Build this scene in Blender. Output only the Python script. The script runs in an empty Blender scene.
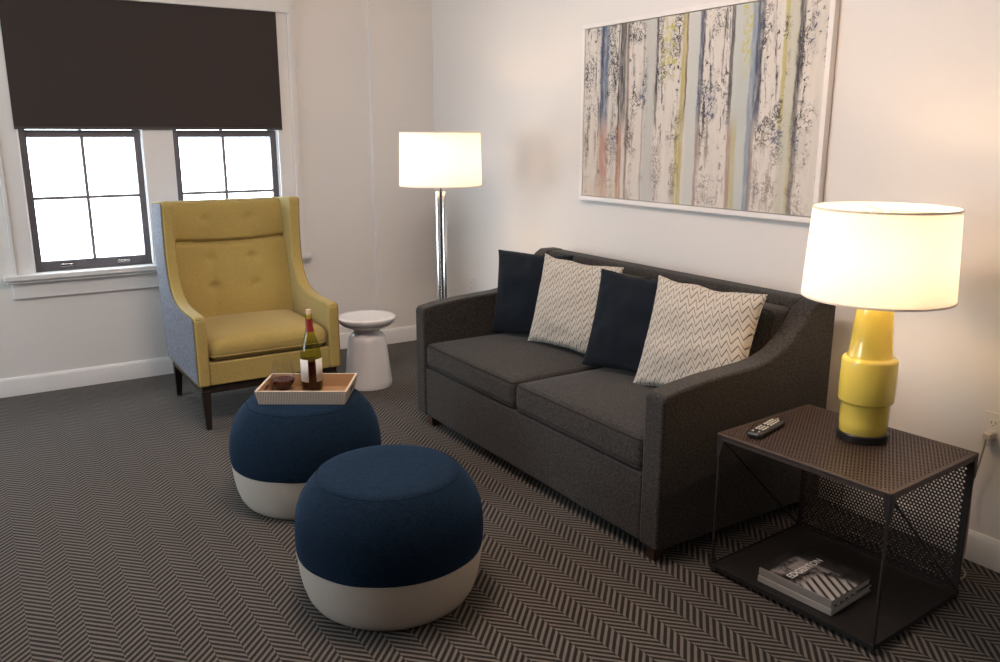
import bpy, bmesh, math, random
from math import sin, cos, pi, radians, sqrt
from mathutils import Vector, Matrix, noise
random.seed(7)
SC = bpy.context.scene
COL = SC.collection

# ------------------------------------------------------------------ materials
def mat(name):
    m = bpy.data.materials.new(name); m.use_nodes = True
    nt = m.node_tree; nt.nodes.clear()
    out = nt.nodes.new('ShaderNodeOutputMaterial')
    return m, nt, out
def nd(nt, t, **kw):
    n = nt.nodes.new(t)
    for k, v in kw.items():
        if k.startswith('i_'):
            key = k[2:]
            key = int(key) if key.isdigit() else key.replace('_', ' ')
            n.inputs[key].default_value = v
        else: setattr(n, k, v)
    return n
def mth(nt, op, a, b=None, c=None):
    n = nt.nodes.new('ShaderNodeMath'); n.operation = op
    for i, v in enumerate((a, b, c)):
        if v is None: continue
        if isinstance(v, (int, float)): n.inputs[i].default_value = v
        else: nt.links.new(v, n.inputs[i])
    return n.outputs[0]
def mix(nt, f, a, b, blend='MIX'):
    n = nt.nodes.new('ShaderNodeMix'); n.data_type = 'RGBA'; n.blend_type = blend
    for s, v in ((0, f), (6, a), (7, b)):
        if isinstance(v, (int, float)): n.inputs[s].default_value = v
        elif isinstance(v, tuple): n.inputs[s].default_value = (*v, 1) if len(v) == 3 else v
        else: nt.links.new(v, n.inputs[s])
    return n.outputs[2]
def coords(nt, scale=(1, 1, 1), which='Object'):
    tc = nd(nt, 'ShaderNodeTexCoord'); mp = nd(nt, 'ShaderNodeMapping')
    mp.inputs['Scale'].default_value = scale
    nt.links.new(tc.outputs[which], mp.inputs[0]); return mp.outputs[0]
def noise_t(nt, vec, scale, detail=3, rough=.5):
    n = nd(nt, 'ShaderNodeTexNoise', i_Scale=scale, i_Detail=detail, i_Roughness=rough)
    nt.links.new(vec, n.inputs['Vector']); return n.outputs['Fac']
def bsdf(nt, out, color, rough=.6, metal=0, spec=.5, sheen=0, bump=None, bstr=.2, bdist=.002, coat=0):
    b = nd(nt, 'ShaderNodeBsdfPrincipled')
    if isinstance(color, tuple): b.inputs['Base Color'].default_value = (*color, 1)
    else: nt.links.new(color, b.inputs['Base Color'])
    if isinstance(rough, (int, float)): b.inputs['Roughness'].default_value = rough
    else: nt.links.new(rough, b.inputs['Roughness'])
    b.inputs['Metallic'].default_value = metal
    b.inputs['Specular IOR Level'].default_value = spec
    b.inputs['Sheen Weight'].default_value = sheen
    b.inputs['Coat Weight'].default_value = coat
    if bump is not None:
        bp = nd(nt, 'ShaderNodeBump', i_Strength=bstr, i_Distance=bdist)
        nt.links.new(bump, bp.inputs['Height']); nt.links.new(bp.outputs[0], b.inputs['Normal'])
    nt.links.new(b.outputs[0], out.inputs[0]); return b
def plain(name, color, rough=.5, metal=0, spec=.5, nscale=40, var=.06, bstr=.05, coat=0):
    m, nt, out = mat(name); v = coords(nt)
    f = noise_t(nt, v, nscale)
    lo = tuple(c * (1 - var) for c in color); hi = tuple(min(1, c * (1 + var)) for c in color)
    bsdf(nt, out, mix(nt, f, lo, hi), rough, metal, spec, bump=f, bstr=bstr, coat=coat); return m
def fabric(name, c0, c1, scale=260, rough=.95, sheen=.15, bstr=.35, big=6, dist=.0015, stretch=(1, 1, 1), flick=.5, f2s=(1, 1, 1)):
    m, nt, out = mat(name); v = coords(nt, stretch)
    f = noise_t(nt, v, scale, 2, .7); g = noise_t(nt, coords(nt), big, 3)
    f2 = noise_t(nt, coords(nt, f2s), scale * .45, 2, .6)
    h = mth(nt, 'ADD', mth(nt, 'MULTIPLY', f, .6), mth(nt, 'MULTIPLY', f2, .4))
    ramp = nd(nt, 'ShaderNodeMapRange', i_1=.5 - flick * .4, i_2=.5 + flick * .4); nt.links.new(h, ramp.inputs[0])
    col = mix(nt, ramp.outputs[0], c0, c1)
    col = mix(nt, mth(nt, 'MULTIPLY', g, .22), col, tuple(x * .6 for x in c0))
    bsdf(nt, out, col, rough, 0, .2, sheen, h, bstr, dist); return m

def mat_wall():
    m, nt, out = mat('wall_paint'); v = coords(nt)
    f = noise_t(nt, v, 180, 3); g = noise_t(nt, v, 1.2, 2)
    bsdf(nt, out, mix(nt, g, (.70, .68, .665), (.74, .72, .70)), .55, 0, .3, bump=f, bstr=.06, bdist=.001); return m
def mat_carpet():
    m, nt, out = mat('herringbone_carpet')
    tc = nd(nt, 'ShaderNodeTexCoord'); sx = nd(nt, 'ShaderNodeSeparateXYZ')
    wv = nd(nt, 'ShaderNodeTexNoise', i_Scale=220, i_Detail=2); nt.links.new(tc.outputs['Object'], wv.inputs['Vector'])
    nt.links.new(tc.outputs['Object'], sx.inputs[0])
    w = .0794; per = .0295
    pp = mth(nt, 'PINGPONG', mth(nt, 'ADD', sx.outputs[1], 1.585), w)
    s = mth(nt, 'SUBTRACT', sx.outputs[0], pp)
    odd = mth(nt, 'GREATER_THAN', mth(nt, 'FRACT', mth(nt, 'DIVIDE', mth(nt, 'ADD', sx.outputs[1], 1.585 + 40 * w), 2 * w)), .5)
    s = mth(nt, 'ADD', s, mth(nt, 'MULTIPLY', odd, per * .5))
    s = mth(nt, 'ADD', s, mth(nt, 'MULTIPLY', mth(nt, 'SUBTRACT', wv.outputs['Fac'], .5), .006))
    tri = mth(nt, 'PINGPONG', mth(nt, 'DIVIDE', s, per), .5)          # 0..0.5
    mr = nd(nt, 'ShaderNodeMapRange', interpolation_type='SMOOTHSTEP', i_1=.21, i_2=.34); nt.links.new(tri, mr.inputs[0])
    f = noise_t(nt, tc.outputs['Object'], 420, 2, .7); g = noise_t(nt, tc.outputs['Object'], 1.6, 3)
    lo = mix(nt, f, (.006, .0045, .004), (.024, .019, .016)); hi = mix(nt, f, (.088, .077, .068), (.225, .198, .175))
    col = mix(nt, mr.outputs[0], lo, hi)
    col = mix(nt, mth(nt, 'MULTIPLY', g, .2), col, (.03, .024, .02))
    h = mth(nt, 'ADD', mr.outputs[0], mth(nt, 'MULTIPLY', f, .8))
    bsdf(nt, out, col, 1, 0, .1, .1, h, .5, .003); return m
def mat_zigzag():
    m, nt, out = mat('zigzag_weave')
    tc = nd(nt, 'ShaderNodeTexCoord'); sx = nd(nt, 'ShaderNodeSeparateXYZ'); nt.links.new(tc.outputs['Object'], sx.inputs[0])
    X, Zc = sx.outputs[0], sx.outputs[2]
    per = .041
    # slanted rows of stepped teeth
    u = mth(nt, 'ADD', X, mth(nt, 'MULTIPLY', Zc, .25))
    fr = mth(nt, 'FRACT', mth(nt, 'DIVIDE', u, per))
    up = mth(nt, 'DIVIDE', fr, .57); dn = mth(nt, 'DIVIDE', mth(nt, 'SUBTRACT', 1.0, fr), .43)
    tooth = mth(nt, 'MINIMUM', up, dn)
    z = mth(nt, 'ADD', mth(nt, 'SUBTRACT', Zc, mth(nt, 'MULTIPLY', tooth, .036)), mth(nt, 'MULTIPLY', X, .22))
    d = mth(nt, 'PINGPONG', mth(nt, 'DIVIDE', z, .032), .5)
    nz = noise_t(nt, tc.outputs['Object'], 60, 3)
    mr = nd(nt, 'ShaderNodeMapRange', interpolation_type='SMOOTHSTEP', i_1=.055, i_2=.12, i_3=1.0, i_4=0.0); nt.links.new(d, mr.inputs[0])
    f = noise_t(nt, tc.outputs['Object'], 500, 2)
    base = mix(nt, f, (.42, .385, .335), (.56, .52, .46))
    col = mix(nt, mth(nt, 'MULTIPLY', mr.outputs[0], mth(nt, 'ADD', .72, mth(nt, 'MULTIPLY', nz, .4))), base, (.065, .055, .048))
    bsdf(nt, out, col, .95, 0, .15, .1, f, .3, .001); return m
def mat_shade():
    m, nt, out = mat('lit_linen_shade'); v = coords(nt)
    f = noise_t(nt, v, 300, 2)
    c = mix(nt, f, (.95, .94, .92), (.985, .98, .965))
    d = nd(nt, 'ShaderNodeBsdfDiffuse'); t = nd(nt, 'ShaderNodeBsdfTranslucent')
    nt.links.new(c, d.inputs[0]); nt.links.new(c, t.inputs[0])
    x = nd(nt, 'ShaderNodeMixShader', i_0=.55); nt.links.new(d.outputs[0], x.inputs[1]); nt.links.new(t.outputs[0], x.inputs[2])
    nt.links.new(x.outputs[0], out.inputs[0]); return m
def mat_glass(name, tint, refl=.08, rough=.02):
    m, nt, out = mat(name)
    lw = nd(nt, 'ShaderNodeLayerWeight', i_Blend=.5)
    t = nd(nt, 'ShaderNodeBsdfTransparent'); t.inputs[0].default_value = (*tint, 1)
    g = nd(nt, 'ShaderNodeBsdfGlossy', i_Roughness=rough)
    x = nd(nt, 'ShaderNodeMixShader')
    nt.links.new(mth(nt, 'ADD', mth(nt, 'MULTIPLY', mth(nt, 'POWER', lw.outputs['Facing'], 4.5), .65), refl * .55), x.inputs[0]); nt.links.new(t.outputs[0], x.inputs[1]); nt.links.new(g.outputs[0], x.inputs[2])
    nt.links.new(x.outputs[0], out.inputs[0]); return m
def mat_emit(name, col, s):
    m, nt, out = mat(name); e = nd(nt, 'ShaderNodeEmission', i_Strength=s); e.inputs[0].default_value = (*col, 1)
    nt.links.new(e.outputs[0], out.inputs[0]); return m
def mat_tray_side():
    m, nt, out = mat('tray_carved_side')
    tc = nd(nt, 'ShaderNodeTexCoord'); sx = nd(nt, 'ShaderNodeSeparateXYZ'); nt.links.new(tc.outputs['Object'], sx.inputs[0])
    u = mth(nt, 'ADD', sx.outputs[0], sx.outputs[1])
    row = mth(nt, 'PINGPONG', mth(nt, 'DIVIDE', sx.outputs[2], .009), .5)
    q = mth(nt, 'PINGPONG', mth(nt, 'ADD', mth(nt, 'DIVIDE', u, .011), mth(nt, 'MULTIPLY', row, .9)), .5)
    mr = nd(nt, 'ShaderNodeMapRange', interpolation_type='SMOOTHSTEP', i_1=.08, i_2=.2); nt.links.new(q, mr.inputs[0])
    col = mix(nt, mr.outputs[0], (.30, .235, .18), (.62, .54, .45))
    bsdf(nt, out, col, .7, 0, .3, bump=mr.outputs[0], bstr=.3, bdist=.001); return m
def mat_wood(name, c0, c1, scale=8, rough=.5, stretch=(1, 12, 12)):
    m, nt, out = mat(name); v = coords(nt, stretch)
    f = noise_t(nt, v, scale, 5, .6)
    bsdf(nt, out, mix(nt, f, c0, c1), rough, 0, .4, bump=f, bstr=.08); return m
def mat_painting():
    m, nt, out = mat('abstract_birch_painting')
    tc = nd(nt, 'ShaderNodeTexCoord'); sx = nd(nt, 'ShaderNodeSeparateXYZ'); nt.links.new(tc.outputs['Object'], sx.inputs[0])
    W, H = 1.56, .90
    U = mth(nt, 'ADD', mth(nt, 'DIVIDE', sx.outputs[0], W), .5)
    V = mth(nt, 'ADD', mth(nt, 'DIVIDE', sx.outputs[2], H), .5)
    ve = coords(nt, (1, 1, .16)); vi = coords(nt, (1, 1, .8))
    wob = mth(nt, 'MULTIPLY', mth(nt, 'SUBTRACT', noise_t(nt, coords(nt, (.4, 1, 1)), 5, 4, .6), .5), .022)
    Uw = mth(nt, 'ADD', U, wob)
    streak = noise_t(nt, ve, 60, 4, .65); fine = noise_t(nt, vi, 34, 5, .7); blot = noise_t(nt, coords(nt, (1, 1, .45)), 9, 3)
    def rng(x, a, b, lo=0., hi=1.):
        n = nd(nt, 'ShaderNodeMapRange', interpolation_type='SMOOTHSTEP', i_1=a, i_2=b, i_3=lo, i_4=hi); nt.links.new(x, n.inputs[0]); return n.outputs[0]
    def band(c, w, soft=.4):
        d = mth(nt, 'ABSOLUTE', mth(nt, 'SUBTRACT', Uw, c))
        return rng(d, w * (1 - soft), w * (1 + soft), 1., 0.)
    def mul(*a):
        r = a[0]
        for x in a[1:]: r = mth(nt, 'MULTIPLY', r, x)
        return r
    col = mix(nt, streak, (.56, .52, .475), (.72, .68, .63))
    col = mix(nt, rng(blot, .52, .7, 0., .35), col, (.40, .36, .32))
    # wide pale columns
    for c, w, k, a in ((.341, .026, (.46, .47, .45), .8), (.533, .026, (.50, .53, .51), .8), (.722, .036, (.44, .49, .47), .85),
                       (.892, .026, (.48, .48, .39), .8), (.16, .012, (.48, .46, .42), .5)):
        col = mix(nt, mul(band(c, w), rng(streak, .2, .6, .55, a)), col, k)
    # coloured columns; their paint changes along the height
    hi_ = rng(V, .34, .52); lo_ = rng(V, .34, .52, 1., 0.); topm = rng(V, .45, .6)
    for c, w, k, vm, a in ((.110, .022, (.075, .125, .21), hi_, .95), (.110, .023, (.42, .20, .15), lo_, .8), (.098, .007, (.03, .05, .11), hi_, .8),
                           (.207, .016, (.085, .075, .075), hi_, .92), (.195, .014, (.36, .15, .08), lo_, .85), (.232, .006, (.17, .10, .08), None, .8),
                           (.371, .005, (.05, .04, .045), topm, .9), (.31, .004, (.30, .27, .26), None, .7), (.488, .010, (.40, .33, .06), None, .8), (.50, .004, (.12, .085, .04), hi_, .9), (.470, .006, (.44, .37, .11), lo_, .9),
                           (.561, .009, (.07, .085, .15), hi_, .9), (.557, .006, (.30, .17, .14), lo_, .8), (.681, .007, (.055, .045, .055), hi_, .9), (.688, .008, (.33, .19, .13), lo_, .8),
                           (.705, .010, (.44, .37, .14), lo_, .7), (.762, .012, (.13, .20, .30), None, .75), (.781, .012, (.035, .05, .10), hi_, .95), (.772, .008, (.22, .15, .12), lo_, .6),
                           (.868, .007, (.42, .36, .06), rng(V, .3, .45), .7), (.916, .009, (.085, .075, .08), None, .9), (.905, .006, (.48, .42, .24), lo_, .7), (.985, .010, (.58, .56, .50), None, .5)):
        f = mul(band(c, w), rng(streak, .3, .62, .45, a))
        if vm is not None: f = mul(f, vm)
        col = mix(nt, f, col, k)
    # bark scribbles on the white trunks: thin contour lines and flecks of a distorted noise
    def ridges(scale, dist, sc, centre, a, b, dx=0.):
        n = nd(nt, 'ShaderNodeTexNoise', i_Scale=scale, i_Detail=4, i_Roughness=.6, i_Distortion=dist)
        mp = nd(nt, 'ShaderNodeMapping'); mp.inputs['Scale'].default_value = sc; mp.inputs['Location'].default_value = (dx, 0, dx)
        nt.links.new(tc.outputs['Object'], mp.inputs[0]); nt.links.new(mp.outputs[0], n.inputs['Vector'])
        return rng(mth(nt, 'ABSOLUTE', mth(nt, 'SUBTRACT', n.outputs['Fac'], centre)), a, b, 1., 0.)
    line = mth(nt, 'MAXIMUM', ridges(14, 1.8, (1, 1, .8), .54, .010, .034), ridges(22, 1.2, (.8, 1, 1.0), .47, .008, .026, 3.1))
    fleck = rng(fine, .56, .63)
    patch = rng(noise_t(nt, coords(nt, (1, 1, .5)), 10, 3), .46, .57)
    white = None; edge = None
    for c, w in ((.045, .06), (.155, .035), (.275, .05), (.425, .06), (.62, .062), (.83, .05), (.955, .05)):
        b = band(c, w, .25); white = b if white is None else mth(nt, 'MAXIMUM', white, b)
    for c, w in ((.075, .014), (.185, .03), (.25, .02), (.385, .022), (.46, .012), (.585, .024), (.66, .014), (.80, .020), (.84, .010), (.93, .022), (.02, .014)):
        b = band(c, w, .5); edge = b if edge is None else mth(nt, 'MAXIMUM', edge, b)
    sc = mth(nt, 'MAXIMUM', mul(line, patch), mul(fleck, mth(nt, 'MAXIMUM', edge, rng(blot, .50, .62))))
    warm = rng(V, .15, .6)
    inkc = mix(nt, warm, (.16, .115, .09), (.030, .028, .036))
    inkc = mix(nt, rng(blot, .58, .66), inkc, (.045, .07, .15))
    col = mix(nt, mul(sc, white, rng(V, .0, .5, .6, .95)), col, inkc)
    vst = noise_t(nt, coords(nt, (1, 1, .10)), 42, 5, .75)
    col = mix(nt, mul(rng(vst, .52, .60), edge, rng(V, .0, .6, .35, .9)), col, mix(nt, warm, (.20, .14, .11), (.028, .028, .038)))
    # moss coloured tufts
    tuft = mul(band(.425, .03), rng(V, .62, .72), rng(fine, .47, .60)); col = mix(nt, mul(tuft, .8), col, (.48, .45, .06))
    tuft = mul(band(.735, .016), rng(V, .62, .72), rng(fine, .45, .6)); col = mix(nt, mul(tuft, .8), col, (.50, .44, .08))
    # pale washed foot at the left
    col = mix(nt, mul(rng(V, .04, .15, 1., 0.), rng(U, .12, .3, 1., 0.), .5), col, (.62, .50, .38))
    bsdf(nt, out, col, .65, 0, .3, bump=streak, bstr=.15, bdist=.002); return m
def mat_bookcover():
    m, nt, out = mat('photographic_book_cover')
    tc = nd(nt, 'ShaderNodeTexCoord'); sx = nd(nt, 'ShaderNodeSeparateXYZ'); nt.links.new(tc.outputs['Object'], sx.inputs[0])
    X, Y = sx.outputs[0], sx.outputs[1]
    def rng(x, a, b, lo=0., hi=1.):
        n = nd(nt, 'ShaderNodeMapRange', interpolation_type='SMOOTHSTEP', i_1=a, i_2=b, i_3=lo, i_4=hi); nt.links.new(x, n.inputs[0]); return n.outputs[0]
    n1 = noise_t(nt, coords(nt), 18, 4, .6); n2 = noise_t(nt, coords(nt), 60, 3)
    g = mix(nt, rng(n1, .40, .62), (.01, .009, .009), (.30, .27, .26))
    dome = mth(nt, 'MULTIPLY', rng(X, -.09, -.07), mth(nt, 'MULTIPLY', rng(X, -.035, -.01, 1., 0.), rng(mth(nt, 'ABSOLUTE', mth(nt, 'ADD', Y, -.01)), .05, .065, 1., 0.)))
    col = mix(nt, mth(nt, 'MULTIPLY', rng(X, -.11, -.09, 1., 0.), .95), g, (.012, .011, .011))
    col = mix(nt, dome, col, mix(nt, n2, (.20, .18, .17), (.42, .38, .36)))
    sw = mth(nt, 'PINGPONG', mth(nt, 'DIVIDE', mth(nt, 'ADD', Y, mth(nt, 'MULTIPLY', X, .7)), .034), .5)
    st = mth(nt, 'MULTIPLY', rng(X, .0, .03), rng(mth(nt, 'ADD', Y, mth(nt, 'MULTIPLY', X, -.3)), -.02, .01, 1., 0.))
    col = mix(nt, st, col, mix(nt, rng(sw, .1, .3), (.03, .028, .028), (.45, .42, .40)))
    col = mix(nt, mth(nt, 'MULTIPLY', rng(Y, .035, .06), .9), col, (.012, .011, .011))
    bsdf(nt, out, col, .45, 0, .25); return m

M = {}
M['wall'] = mat_wall()
M['ceiling'] = plain('ceiling_paint', (.80, .78, .75), .9, spec=.1)
M['dimwall'] = plain('bounce_dimming_wall', (.45, .40, .36), .7, spec=.2)  # unseen back wall, colour darkened to cut light bounced into the room
M['trim'] = plain('white_trim_paint', (.74, .73, .72), .35, spec=.4, nscale=20, var=.02)
M['carpet'] = mat_carpet()
M['sash'] = plain('dark_sash_paint', (.11, .10, .11), .45)
M['muntin'] = plain('muntin_paint', (.20, .185, .19), .5)
M['pane'] = mat_glass('window_glass', (.97, .985, .98), .05)
M['blind'] = fabric('blackout_blind_cloth', (.042, .033, .030), (.058, .047, .043), 400, .9, .05, .1)
M['blindbar'] = plain('blind_hem', (.05, .042, .04), .6)
M['yellow'] = fabric('mustard_weave', (.34, .255, .075), (.52, .41, .15), 300, .9, .2, .3)
M['yellowdark'] = plain('mustard_piping', (.20, .13, .03), .9)
M['greyblue'] = fabric('grey_blue_weave', (.06, .064, .088), (.215, .225, .28), 110, .9, .15, .4, flick=.3)
M['dkwood'] = mat_wood('dark_stained_wood', (.012, .008, .006), (.03, .02, .015), 6, .4)
M['brwood'] = mat_wood('brown_leg_wood', (.05, .022, .012), (.09, .045, .025), 6, .45)
M['sofa'] = fabric('charcoal_tweed', (.0105, .0100, .0100), (.060, .054, .050), 250, .95, .12, .35, flick=.22)
M['sofapipe'] = plain('charcoal_piping', (.022, .02, .019), .95)
M['navy'] = fabric('navy_velvet', (.0016, .0038, .0080), (.0042, .0095, .0180), 180, .85, .05, .35, 9)
M['zigzag'] = mat_zigzag()
M['wool'] = fabric('navy_wool_knit', (.0003, .0022, .0070), (.0048, .0235, .054), 120, .95, .10, .6, 14, .003, (1, 1, 3.0), .5, (1, 1, 2.6))
for n_ in M['wool'].node_tree.nodes:
    if n_.type == 'BSDF_PRINCIPLED': n_.inputs['Sheen Tint'].default_value = (.12, .36, .8, 1)
M['hide'] = plain('ivory_pouf_hide', (.50, .45, .395), .6, spec=.3, nscale=60, var=.06, bstr=.12)
M['hideseam'] = plain('ivory_stitch', (.42, .37, .32), .8)
M['stool'] = plain('white_glazed_ceramic', (.80, .80, .82), .18, spec=.5, nscale=10, var=.01, bstr=.01, coat=.4)
M['chrome'] = plain('polished_chrome', (.82, .81, .80), .12, metal=1, nscale=15, var=.02, bstr=.01)
M['blackrod'] = plain('black_rod', (.01, .01, .01), .4)
M['shade'] = mat_shade()
M['shadetrim'] = plain('shade_edge_tape', (.78, .74, .68), .9)
M['bulb'] = mat_emit('glowing_bulb', (1, .67, .38), 145)
M['lampyellow'] = plain('yellow_glazed_ceramic', (.88, .68, .12), .14, spec=.5, nscale=8, var=.05, bstr=.02, coat=.5)
M['blackbase'] = plain('black_lamp_base', (.012, .010, .009), .35)
M['bronze'] = plain('dark_bronze_metal', (.022, .015, .013), .5, metal=.25, spec=.5, nscale=70, var=.35, bstr=.15)
M['bronzetop'] = plain('worn_bronze_sheet', (.062, .040, .032), .48, metal=.3, spec=.5, nscale=60, var=.3, bstr=.15)
M['shelf'] = plain('dark_steel_shelf', (.010, .0075, .007), .6, metal=.2, nscale=50, var=.3)
M['black'] = plain('black_plastic', (.011, .011, .012), .35)
M['button'] = plain('pale_rubber_buttons', (.62, .58, .52), .6)
M['plastic'] = plain('white_plastic', (.72, .70, .67), .35, nscale=10, var=.01)
M['slot'] = plain('dark_slot', (.03, .028, .027), .6)
M['cord'] = plain('tan_cord', (.30, .23, .17), .5)
M['plug'] = plain('pale_plug', (.55, .50, .44), .5)
M['frame'] = plain('white_picture_frame', (.78, .75, .73), .35, nscale=12, var=.02)
M['painting'] = mat_painting()
M['trayside'] = mat_tray_side()
M['traywood'] = mat_wood('tray_inner_wood', (.30, .17, .085), (.42, .26, .14), 7, .5, (1, 9, 9))
M['trayrim'] = plain('tray_pale_rim', (.60, .49, .38), .5)
M['bottle'] = mat_glass('green_bottle_glass', (.72, .74, .26), .08)
M['wine'] = plain('red_wine', (.050, .003, .006), .15, spec=.15, nscale=5, var=.02, bstr=0)
M['clear'] = mat_glass('clear_glass', (.985, .985, .985), .05)
M['capsule'] = plain('red_foil', (.22, .018, .014), .35, spec=.5)
M['cork'] = plain('cork', (.62, .48, .34), .8, nscale=300, var=.2)
M['label'] = plain('white_paper_label', (.62, .60, .57), .7, nscale=120, var=.08)
M['cover'] = mat_bookcover()
M['spine'] = plain('pale_book_spine', (.22, .20, .19), .45, nscale=30, var=.12)
M['spine2'] = plain('lower_book_spine', (.30, .28, .26), .45, nscale=30, var=.1)
M['pages'] = plain('paper_pages', (.42, .39, .36), .8, nscale=200, var=.08)
M['titlewhite'] = plain('white_ink', (.78, .76, .73), .4)

# ------------------------------------------------------------------ mesh helpers
class MB:
    def __init__(s): s.v = []; s.f = []; s.mi = []
    def add(s, vs, fs, mi=0):
        b = len(s.v); s.v += [tuple(v) for v in vs]
        s.f += [[b + i for i in f] for f in fs]; s.mi += [mi] * len(fs)
        return s
    def box(s, x0, x1, y0, y1, z0, z1, mi=0):
        vs = [(x, y, z) for z in (z0, z1) for y in (y0, y1) for x in (x0, x1)]
        return s.add(vs, [(0, 2, 3, 1), (4, 5, 7, 6), (0, 1, 5, 4), (2, 6, 7, 3), (0, 4, 6, 2), (1, 3, 7, 5)], mi)
    def frustum(s, c0, h0, c1, h1):
        a = [(c0[0] + sx * h0[0], c0[1] + sy * h0[1], c0[2]) for sx, sy in ((-1, -1), (1, -1), (1, 1), (-1, 1))]
        b = [(c1[0] + sx * h1[0], c1[1] + sy * h1[1], c1[2]) for sx, sy in ((-1, -1), (1, -1), (1, 1), (-1, 1))]
        return s.add(a + b, [(3, 2, 1, 0), (4, 5, 6, 7)] + [(i, (i + 1) % 4, 4 + (i + 1) % 4, 4 + i) for i in range(4)])
    def lathe(s, cx, cy, prof, n=64, cap0=True, cap1=True, mi=0):
        vs = []; fs = []
        for r, z in prof:
            for k in range(n): vs.append((cx + r * cos(2 * pi * k / n), cy + r * sin(2 * pi * k / n), z))
        for i in range(len(prof) - 1):
            for k in range(n):
                k2 = (k + 1) % n; fs.append((i * n + k, i * n + k2, (i + 1) * n + k2, (i + 1) * n + k))
        if cap0: fs.append(tuple(range(n))[::-1])
        if cap1: fs.append(tuple((len(prof) - 1) * n + k for k in range(n)))
        return s.add(vs, fs, mi)
    def prism(s, poly, axis, a0, a1, mi=0):
        # poly: outline in the two remaining axes, extruded from a0 to a1
        def P(p, a):
            return {0: (a, p[0], p[1]), 1: (p[0], a, p[1]), 2: (p[0], p[1], a)}[axis]
        n = len(poly); vs = [P(p, a0) for p in poly] + [P(p, a1) for p in poly]
        fs = [tuple(range(n)), tuple(range(2 * n - 1, n - 1, -1))] + [(i, n + i, n + (i + 1) % n, (i + 1) % n) for i in range(n)]
        return s.add(vs, fs, mi)
    def tube(s, pts, r, n=10, closed=False, cap=True):
        pts = [Vector(p) for p in pts]; m = len(pts); vs = []; fs = []
        up = Vector((0, 0, 1)); prev = None
        for i, p in enumerate(pts):
            if closed: t = pts[(i + 1) % m] - pts[i - 1]
            else: t = pts[min(i + 1, m - 1)] - pts[max(i - 1, 0)]
            t.normalize()
            if prev is None:
                a = t.cross(up if abs(t.z) < .9 else Vector((1, 0, 0)))
            else: a = prev - t * prev.dot(t)
            a.normalize(); b = t.cross(a); prev = a
            rr = r[i] if isinstance(r, (list, tuple)) else r
            for k in range(n): vs.append(p + (a * cos(2 * pi * k / n) + b * sin(2 * pi * k / n)) * rr)
        for i in range(m if closed else m - 1):
            j = (i + 1) % m
            for k in range(n):
                k2 = (k + 1) % n; fs.append((i * n + k, i * n + k2, j * n + k2, j * n + k))
        if cap and not closed:
            fs.append(tuple(range(n))[::-1]); fs.append(tuple((m - 1) * n + k for k in range(n)))
        return s.add(vs, fs)
    def bar(s, a, b, w, h=None):
        a, b = Vector(a), Vector(b); t = (b - a).normalized(); h = h or w
        u = t.cross(Vector((0, 0, 1)));
        if u.length < 1e-4: u = Vector((1, 0, 0))
        u.normalize(); v = u.cross(t)
        vs = [p + u * sx * w / 2 + v * sy * h / 2 for p in (a, b) for sx, sy in ((-1, -1), (1, -1), (1, 1), (-1, 1))]
        return s.add(vs, [(3, 2, 1, 0), (4, 5, 6, 7)] + [(i, (i + 1) % 4, 4 + (i + 1) % 4, 4 + i) for i in range(4)])

def world_loc(p):
    l = Vector((0, 0, 0))
    while p is not None: l = l + p.location; p = p.parent
    return l
def obj(name, mb, m, parent=None, local=False, smooth=True, ang=40, bevel=0, bseg=3, sub=0):
    me = bpy.data.meshes.new(name)
    off = Vector((0, 0, 0)) if (parent is None or local) else world_loc(parent)
    me.from_pydata([tuple(Vector(v) - off) for v in mb.v], [], mb.f)
    ms = m if isinstance(m, (list, tuple)) else [m]
    for x in ms: me.materials.append(x)
    for p, i in zip(me.polygons, mb.mi): p.material_index = i
    bm = bmesh.new(); bm.from_mesh(me); bmesh.ops.recalc_face_normals(bm, faces=bm.faces); bm.to_mesh(me); bm.free()
    if smooth:
        me.polygons.foreach_set('use_smooth', [True] * len(me.polygons))
        if not bevel: me.set_sharp_from_angle(angle=radians(ang))
    o = bpy.data.objects.new(name, me); COL.objects.link(o)
    if parent is not None: o.parent = parent
    if bevel:
        b = o.modifiers.new('bevel', 'BEVEL'); b.width = bevel; b.segments = bseg; b.limit_method = 'ANGLE'; b.angle_limit = radians(35); b.harden_normals = True
    if sub:
        b = o.modifiers.new('sub', 'SUBSURF'); b.levels = sub; b.render_levels = sub
    return o
def tag(o, label, cat, group=None):
    o['label'] = label; o['category'] = cat
    if group: o['group'] = group
    return o
def thing(name, label, cat, loc, rz=0, group=None):
    o = bpy.data.objects.new(name, None); COL.objects.link(o); o.location = loc; o.rotation_euler = (0, 0, rz)
    o.empty_display_size = .1
    return tag(o, label, cat, group)
def struct(name, mb, m, parent=None, **kw):
    o = obj(name, mb, m, parent, **kw); o['kind'] = 'structure'; return o

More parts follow.
